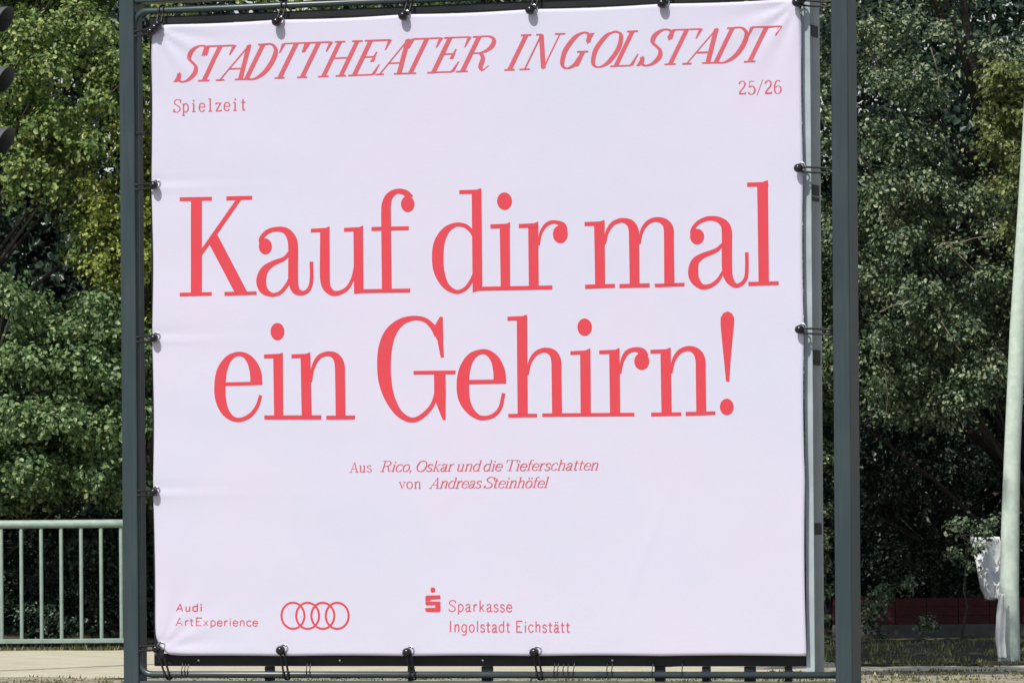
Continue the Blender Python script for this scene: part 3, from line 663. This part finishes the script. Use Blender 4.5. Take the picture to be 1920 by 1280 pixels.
# ------------------------------------------------------------------ pale leaning pole, plastic sheet, red wall
D = 43.0
pc = [(1892, 1275, 46), (1892, 1235, 42), (1891, 1200, 42), (1892, 1100, 37), (1895, 950, 33), (1898, 850, 31), (1908, 620, 30), (1922, 400, 29), (1933, 210, 28), (1946, -40, 27), (1962, -400, 25)]
pl = empty('leaning_pole', at(1892, 1255, D), 'pale green leaning pole standing at the right edge of the view', 'pole')
bm = bmesh.new(); pts = [at(1892, 1260, D)] + [at(a, b, D) for a, b, w in pc[1:]]
pts[0].z = -.05
tube(bm, pts, [pc[0][2] / F * D / 2] + [w / F * D / 2 for a, b, w in pc[1:]], 20); frombm('shaft', bm, M['pole'], pl, smooth=True)
bm = bmesh.new(); q = at(1892, 1250, D); tube(bm, [(q.x, q.y, 0), (q.x, q.y, .035), (q.x, q.y, .04)], [.15, .14, .11], 16); frombm('foot', bm, M['plinth'], pl)
def crumple(name, outline, d, depth, m, seed, parent=None):
    """closed, thick, creased sheet filling a pixel outline read row by row: (y, xl, xr)"""
    rg = random.Random(seed); bm = bmesh.new(); rows = []
    N = 12; ys = outline[0][0]; ye = outline[-1][0]; K = 26
    for j in range(K + 1):
        y = ys + (ye - ys) * j / K
        xl = np.interp(y, [o[0] for o in outline], [o[1] for o in outline]); xr = np.interp(y, [o[0] for o in outline], [o[2] for o in outline])
        rows.append([bm.verts.new(at(xl + (xr - xl) * i / N, y + rg.uniform(-1.5, 1.5), d + depth * (math.sin(i * .75 + j * .11) + .5 * math.sin(i * .3 - j * .23 + 1) + rg.uniform(-.10, .10)))) for i in range(N + 1)])
    for j in range(K):
        for i in range(N): bm.faces.new((rows[j][i], rows[j][i + 1], rows[j + 1][i + 1], rows[j + 1][i]))
    o = frombm(name, bm, m, parent, smooth=True); s = o.modifiers.new('thick', 'SOLIDIFY'); s.thickness = .004; return o
o = crumple('plastic_sheet', [(1006, 1818, 1874), (1030, 1824, 1880), (1060, 1831, 1882), (1100, 1838, 1882), (1124, 1848, 1880)], 51.0, .05, M['sheet'], 2)
tag(o, 'crumpled white plastic sheet hanging in the dark bushes beside the pale pole', 'sheet')
o = crumple('torn_sheet', [(1112, 1874, 1884), (1150, 1868, 1886), (1200, 1867, 1885), (1234, 1872, 1888)], 42.85, .02, M['sheet'], 3)
tag(o, 'torn pale strip of sheeting clinging low on the leaning pole', 'sheet')
D = 56.2
rw = empty('low_wall', (at(1740, 1200, D).x, D, 0), 'low dark red board wall on a grey base in shade under the right tree', 'wall')
xa, xb = at(1560, 1100, D).x, at(2150, 1100, D).x
bm = bmesh.new(); wbox(bm, xa, xb, D - .06, D + .06, -.05, .125); frombm('base', bm, M['plinth'], rw, bevel=.01)
nb = 10; me = None
for j in range(3):
    for i in range(nb):
        w = (xb - xa) / nb
        if me is None:
            bm = bmesh.new(); wbox(bm, .004, w - .004, -.03, .03, 0, .088); bmesh.ops.recalc_face_normals(bm, faces=bm.faces); me = bpy.data.meshes.new('board'); bm.to_mesh(me); bm.free(); me.materials.append(M['redwall'])
        o = bpy.data.objects.new('board', me); C.objects.link(o); o.parent = rw; o.location = Vector((xa + i * w, D, .128 + j * .093)) - rw.location

# ------------------------------------------------------------------ traffic signal at the left edge
D = 43.0
tf = empty('traffic_light', at(-75, 1255, D), 'dark traffic light whose three hoods stick in at the left edge', 'traffic light')
q = at(-75, 600, D)
bm = bmesh.new(); tube(bm, [(q.x, D, -.02), (q.x, D, at(0, -90, D).z)], [.07, .05], 14); frombm('pole', bm, M['post'], tf, smooth=True)
bm = bmesh.new(); wbox(bm, q.x + .07, q.x + .20, D - .14, D + .14, at(0, 345, D).z, at(0, -30, D).z); frombm('housing', bm, M['black'], tf, bevel=.02)
ax = Vector((1, -.55, 0)).normalized(); sy = Vector((0, 0, 1)).cross(ax)
for cy, lm in ((40, 'lred'), (152, 'lyel'), (266, 'lgrn')):
    c = at(-30, cy, D); c0 = Vector((q.x + .19, D, c.z)); rv = .105
    bm = bmesh.new(); n = 22; ri = []; L = .285
    for s_, (t, rr_) in enumerate(((0, rv), (1, rv * .99), (1, rv * .955), (0, rv * .96))):
        ring = []
        for i in range(n + 1):
            a = -R(60) + (math.pi + R(120)) * i / n
            cut = L * (.82 + .18 * math.sin(a)) if t else 0
            ring.append(bm.verts.new(c0 + ax * cut + (sy * math.cos(a) + Vector((0, 0, 1)) * math.sin(a)) * rr_))
        ri.append(ring)
    for s_ in range(4):
        A, B = ri[s_], ri[(s_ + 1) % 4]
        for i in range(n): bm.faces.new((A[i], A[i + 1], B[i + 1], B[i]))
    frombm('visor', bm, M['visor'], tf, smooth=False)
    bm = bmesh.new(); tube(bm, [c0 + ax * .0, c0 + ax * .02, c0 + ax * .03], [rv * .9, rv * .85, rv * .5], 20); frombm('lens', bm, M[lm], tf)

# ------------------------------------------------------------------ trees
def leaves(rg, clumps, n, size, droop=.35, spray=.085, per=13, shell=(.55, 1.08)):
    """clumps: array (x,y,z,r). returns vertex array of folded leaf diamonds"""
    cl = np.array(clumps, float); w = cl[:, 3] ** 2; w /= w.sum()
    ns = n // per; ci = rg.choice(len(cl), ns, p=w)
    d = rg.normal(size=(ns, 3)); d[:, 1] -= .35; d[:, 2] += .15; d /= np.linalg.norm(d, axis=1)[:, None]
    rad = cl[ci, 3] * rg.uniform(shell[0] ** 2, shell[1] ** 2, ns) ** .5
    sc = cl[ci, :3] + d * rad[:, None] * np.array([1, 1, .60])
    # sprays lie along a drooping twig
    td = d + rg.normal(0, .45, (ns, 3)); td[:, 2] -= droop; td /= np.linalg.norm(td, axis=1)[:, None]
    si = np.repeat(np.arange(ns), per); m = len(si)
    t = rg.uniform(-1, 1, m)[:, None]
    p = sc[si] + td[si] * t * spray * 1.5 + rg.normal(0, spray * .38, (m, 3))
    nrm = d[si] * .8 + rg.normal(0, .42, (m, 3)); nrm[:, 2] += .55; nrm /= np.linalg.norm(nrm, axis=1)[:, None]
    ax_ = td[si] + rg.normal(0, .7, (m, 3)); ax_ -= nrm * (ax_ * nrm).sum(1)[:, None]; ax_ /= np.linalg.norm(ax_, axis=1)[:, None]
    sd_ = np.cross(nrm, ax_); s = size * rg.uniform(.6, 1.25, m)[:, None]
    v = np.zeros((m, 6, 3))
    v[:, 0] = p - ax_ * s * .5
    v[:, 1] = p - ax_ * s * .12 + sd_ * s * .36 + nrm * s * .12
    v[:, 2] = p + ax_ * s * .28 + sd_ * s * .26 + nrm * s * .07
    v[:, 3] = p + ax_ * s * .55 - nrm * s * .1
    v[:, 4] = p + ax_ * s * .28 - sd_ * s * .26 + nrm * s * .07
    v[:, 5] = p - ax_ * s * .12 - sd_ * s * .36 + nrm * s * .12
    b = np.arange(m)[:, None] * 6
    tr = np.concatenate([b + [0, 1, 2], b + [0, 2, 3], b + [0, 3, 4], b + [0, 4, 5]], 1).reshape(-1, 3)
    return v.reshape(-1, 3), tr
def tree(name, label, cat, base, clumps, n, size, lm, seed, trunk_r=.09, group=None, limbs=12, twigm='bark', **kw):
    rg = np.random.default_rng(seed); rd = random.Random(seed)
    t = empty(name, base, label, cat, group)
    cl = np.array(clumps, float); top = cl[:, 2].max(); cen = cl[:, :2].mean(0)
    bm = bmesh.new(); b = Vector(base); H = top - b.z
    pts = [b + Vector(((cen[0] - b.x) * k + rd.uniform(-.08, .08) * k, (cen[1] - b.y) * k, H * k * .9)) for k in (0, .12, .25, .4, .55, .7, .85, 1)]
    pts[0].z -= .05
    tube(bm, pts, [trunk_r * (1.35, 1.05, .95, .8, .62, .45, .3, .15)[i] for i in range(8)], 10)
    frombm('trunk', bm, M['bark'], t, smooth=True)
    bm = bmesh.new(); order = list(range(len(cl))); rd.shuffle(order)
    for ci in order[:limbs * 3]:
        c = Vector(cl[ci, :3]); h = max(.1, min(.95, (c.z - b.z) / H - .18)); k = h * 7 / 1.0
        i0 = min(6, int(h / .9 * 7 * .9)); s = pts[i0].lerp(pts[i0 + 1], .5)
        mid = s.lerp(c, .5) + Vector((rd.uniform(-.1, .1), rd.uniform(-.1, .1), rd.uniform(.0, .15)))
        r0 = trunk_r * .35
        tube(bm, [s, s.lerp(mid, .6), mid, mid.lerp(c, .6), c + (c - mid) * .3], [r0, r0 * .75, r0 * .55, r0 * .35, r0 * .12], 5)
    frombm('limbs', bm, M[twigm], t, smooth=True)
    v, tr = leaves(rg, clumps, n, size, **kw)
    o = polys('crown', v, tr, LF[lm], t); o['kind'] = 'stuff'
    return t
def cl_px(lst, d, rd=None, jit=.25):
    rd = rd or random.Random(1)
    out = []
    for px, py, rpx in lst:
        p = at(px, py, d + rd.uniform(-jit, jit)); out.append((p.x, p.y, p.z, rpx / F * d))
    return out
def fill(x0, x1, y0, y1, z0, z1, n, r0, r1, seed, keep=None):
    rd = random.Random(seed); out = []; tries = 0
    while len(out) < n and tries < n * 30:
        tries += 1
        p = (rd.uniform(x0, x1), rd.uniform(y0, y1), rd.uniform(z0, z1), rd.uniform(r0, r1))
        if keep and not keep(*p[:3]): continue
        out.append(p)
    return out
def proj(x, y, z):
    q = Vector((x, y, z - CZ)); d = q.dot(FWD); return PX + q.dot(RIGHT) / d * F, PY - q.dot(UP) / d * F

# left broadleaf tree: upper left part of the picture
def keep_l(x, y, z):
    px, py = proj(x, y, z)
    if -110 < px < 140 and 375 < py < 590: return False            # dark hollow under the crown
    if 120 < px < 190 and 290 < py < 350: return False
    return True
cA = fill(-7.6, -3.55, 53.0, 54.9, 3.7, 8.6, 100, .22, .46, 21, keep_l)
cA += cl_px([(60, 60, 60), (150, 40, 55), (30, 170, 50), (190, 60, 40), (110, 230, 60), (180, 200, 40), (50, 320, 55), (20, 260, 40), (170, 270, 35), (90, 120, 60), (100, 350, 40), (40, 365, 35)], 52.8)
tree('broadleaf_tree', 'tall sunlit green broadleaf tree filling the upper left behind the railing', 'tree', (-6.6, 55.6, 0), cA, 110000, .052, 'maple', 1, .14)
cB = cl_px([(185, 385, 32), (165, 430, 26), (205, 450, 34), (190, 500, 30), (240, 400, 40), (260, 480, 40), (175, 350, 24), (215, 545, 26)], 52.9, jit=.15)
tree('yellow_green_tree', 'slim yellow green tree just left of the left billboard post', 'tree', at(300, 1215, 54.2) * 1.0, cB + fill(-3.9, -3.2, 53.2, 54, 3.2, 5.2, 14, .18, .3, 5), 15000, .046, 'yellow', 2, .05)
def keep_b(x, y, z):
    px, py = proj(x, y, z)
    top = np.interp(px, [-100, 0, 60, 110, 160, 230, 400], [440, 500, 540, 585, 540, 500, 560])
    return py > top + 30
cC = fill(-6.6, -3.4, 53.0, 54.4, 1.5, 3.8, 62, .17, .36, 9, keep_b)
cC += cl_px([(10, 540, 32), (60, 590, 28), (120, 620, 34), (180, 570, 34), (210, 620, 34), (150, 680, 45), (60, 680, 45), (200, 700, 40), (30, 780, 50), (110, 790, 50), (190, 800, 45), (60, 880, 45), (170, 890, 40)], 52.75, jit=.15)
tree('leafy_shrub', 'bushy mid green shrub rising behind the railing on the left', 'shrub', (-5.6, 54.9, 0), cC, 80000, .054, 'bush', 3, .07, droop=.1)
cD = fill(-7, -.6, 53.6, 55.0, .2, 1.6, 80, .2, .4, 10)
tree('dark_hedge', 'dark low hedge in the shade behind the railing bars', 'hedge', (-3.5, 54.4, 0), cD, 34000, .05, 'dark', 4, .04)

# centre, behind the banner
def keep_c(x, y, z):
    px, py = proj(x, y, z)
    return not (385 < px < 440 and -30 < py < 40)
tree('middle_tree', 'green tree behind the banner, its top showing over the title', 'tree', (-1.6, 55.0, 0), cl_px([(290, 10, 35), (340, 30, 30), (350, -20, 40), (480, 0, 40), (540, 10, 40), (600, -10, 40), (465, 50, 30)], 53.4) + fill(-3.8, .3, 53.6, 55.4, 1.6, 8.2, 100, .25, .48, 31, keep_c), 42000, .056, 'maple', 5, .12)
tree('middle_tree', 'grey green tree behind the right half of the banner', 'tree', (1.6, 55.0, 0), fill(.2, 3.3, 53.6, 55.4, 1.2, 8.2, 90, .25, .48, 32), 36000, .05, 'grey', 6, .12)

# right trees
def keep_r(x, y, z):
    px, py = proj(x, y, z)
    if 1745 < px < 1875 and 80 < py < 320: return False
    if 1770 < px < 1860 and 460 < py < 570: return False
    if py < 40 and 1780 < px: return False
    if 1850 < px < 2000 and py < 60: return False
    return True
cE = fill(3.0, 6.6, 52.8, 55.2, 2.3, 8.4, 85, .22, .46, 41, keep_r)
cE += cl_px([(1760, 60, 40), (1760, 620, 60), (1850, 520, 40), (1850, 700, 60), (1790, 760, 50), (1860, 90, 35), (1870, 430, 40), (1640, 60, 45), (1700, 40, 40), (1660, 150, 45), (1720, 170, 40), (1640, 250, 40), (1700, 270, 45), (1650, 350, 45), (1740, 350, 50), (1820, 380, 45), (1690, 450, 55), (1780, 470, 45), (1640, 520, 45), (1720, 550, 55), (1800, 620, 45), (1660, 620, 40), (1720, 700, 45), (1650, 720, 30)], 52.6, jit=.2)
tE = tree('grey_green_tree', 'large grey green tree between the right billboard post and the leaning pole', 'tree', (5.9, 57.6, 0), cE, 110000, .046, 'grey', 7, .12)
for path in ([(1758, 462), (1775, 455), (1800, 455), (1825, 447), (1855, 443)], [(1768, 450), (1790, 470), (1812, 492), (1832, 512)], [(1650, 585), (1675, 572), (1705, 558)], [(1765, 602), (1785, 635), (1805, 665)], [(1745, 90), (1757, 130), (1762, 175)], [(1660, 700), (1664, 750), (1657, 800)]):
    bm = bmesh.new(); k = len(path); tube(bm, [at(a, b, 52.22 + .09 * math.sin(i * 2.1)) for i, (a, b) in enumerate([(float(x_), float(y_)) for x_, y_ in crom(path, 3)])], [.007 - .004 * i / (3 * k) for i in range(3 * k - 2)], 6); frombm('twig', bm, M['twig'], tE, smooth=True)
cF = cl_px([(1880, 140, 45), (1900, 210, 45), (1850, 230, 30), (1870, 280, 40), (1915, 300, 40), (1880, 350, 35), (1860, 190, 30)], 51.8, jit=.15) + fill(4.8, 6.4, 51.6, 52.8, 3.9, 5.6, 16, .2, .3, 14)
tree('maple_tree', 'lighter green tree leaning in behind the top of the pale leaning pole', 'tree', (5.6, 52.6, 0), cF, 15000, .046, 'soft', 8, .07)
cG = fill(3.1, 6.8, 57.0, 58.6, .3, 2.8, 75, .22, .42, 51)
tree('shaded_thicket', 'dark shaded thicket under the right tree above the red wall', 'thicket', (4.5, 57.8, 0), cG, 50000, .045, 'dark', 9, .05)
cH = cl_px([(1640, 1140, 22), (1655, 1110, 20), (1625, 1165, 20), (1700, 1095, 18), (1740, 1170, 18), (1650, 1200, 14)], 50.5, jit=.1)
tree('small_bush', 'small bush with bright leaf tips beside the foot of the right post', 'bush', at(1640, 1222, 50.5), cH, 1700, .034, 'grey', 10, .02, limbs=3, spray=.05, per=7)
cJ = cl_px([(1832, 1030, 16), (1815, 1060, 14), (1840, 1000, 20), (1800, 985, 18), (1790, 1040, 12), (1860, 985, 16)], 50.7, jit=.1)
tree('young_shrub', 'sparse young shrub in front of the white plastic sheet', 'shrub', at(1800, 1222, 50.8), cJ, 700, .04, 'grey', 13, .014, limbs=3, spray=.06, per=6)
cI = cl_px([(1545, 960, 14), (1548, 1010, 14), (1546, 1060, 14), (1550, 1110, 14), (1548, 1160, 14), (1546, 1200, 12)], 50.8, jit=.1)
tree('climbing_plant', 'thin climbing plant seen in the gap left of the right post', 'plant', at(1548, 1222, 50.8), cI, 700, .04, 'grey', 11, .012, limbs=2, spray=.05, per=6)

# tree added behind the banner, crown out of view, to shade path and bushes
cS = fill(-.5, 2.6, 35.5, 48.6, 6.8, 8.8, 140, .35, .6, 71, lambda x, y, z: z > 1.6 + .1011 * y + .5 and not (x > 1.45 and 44.6 < y < 48.4) and not (x > 1.0 and y < 42.4))  # crown gaps shaped so sun still reaches the plastic sheet and leaning pole
tree('added_shade_tree', 'unseen tree added behind the banner to shade the path and bushes on the right', 'tree', (1.22, 43.0, 0), cS, 80000, .08, 'maple', 12, .06, limbs=10)
# weeds at the right end of the path
def wd(cx, cy, rg): return rg.random(len(cx)) < np.clip((cx - 1.9) / 1.2, 0, 1)
tag(blades('weeds', 1.8, 5.6, 40.9, 51, 3500, .06, M['grass'], 8, z=.045, dens=wd), 'patchy weeds growing over the right end of the path', 'weeds', kind='stuff')

bm = bmesh.new(); g = []; rh = random.Random(4)
for j in range(13):
    g.append([bm.verts.new((-60 + 120 * i / 40, 67 + 2.6 * j, -.05 + 4.3 * (math.sin(math.pi * min(j, 9) / 18)) + (rh.uniform(-.25, .25) if j else 0) - max(0, j - 9) * 1.4)) for i in range(41)])
for j in range(12):
    for i in range(40): bm.faces.new((g[j][i], g[j][i + 1], g[j + 1][i + 1], g[j + 1][i]))
tag(frombm('wooded_bank', bm, M['humus'], smooth=True), kind='structure')
# wood farther back: one dark mass
rg = np.random.default_rng(77)
def keep_w(x, y, z):
    px, py = proj(x, y, z)
    h = 110 + 70 * math.sin(px * .013) + 50 * math.sin(px * .041 + 1)
    if 370 < px < 460: h = max(h, 60)
    if 1780 < px < 1840: h = max(h, 70)
    return py > h - 150 if not (385 < px < 440 or 1785 < px < 1840) else py > h + 30
cw = fill(-10, 10, 58.5, 63, .2, 9.5, 620, .45, .85, 61, keep_w)
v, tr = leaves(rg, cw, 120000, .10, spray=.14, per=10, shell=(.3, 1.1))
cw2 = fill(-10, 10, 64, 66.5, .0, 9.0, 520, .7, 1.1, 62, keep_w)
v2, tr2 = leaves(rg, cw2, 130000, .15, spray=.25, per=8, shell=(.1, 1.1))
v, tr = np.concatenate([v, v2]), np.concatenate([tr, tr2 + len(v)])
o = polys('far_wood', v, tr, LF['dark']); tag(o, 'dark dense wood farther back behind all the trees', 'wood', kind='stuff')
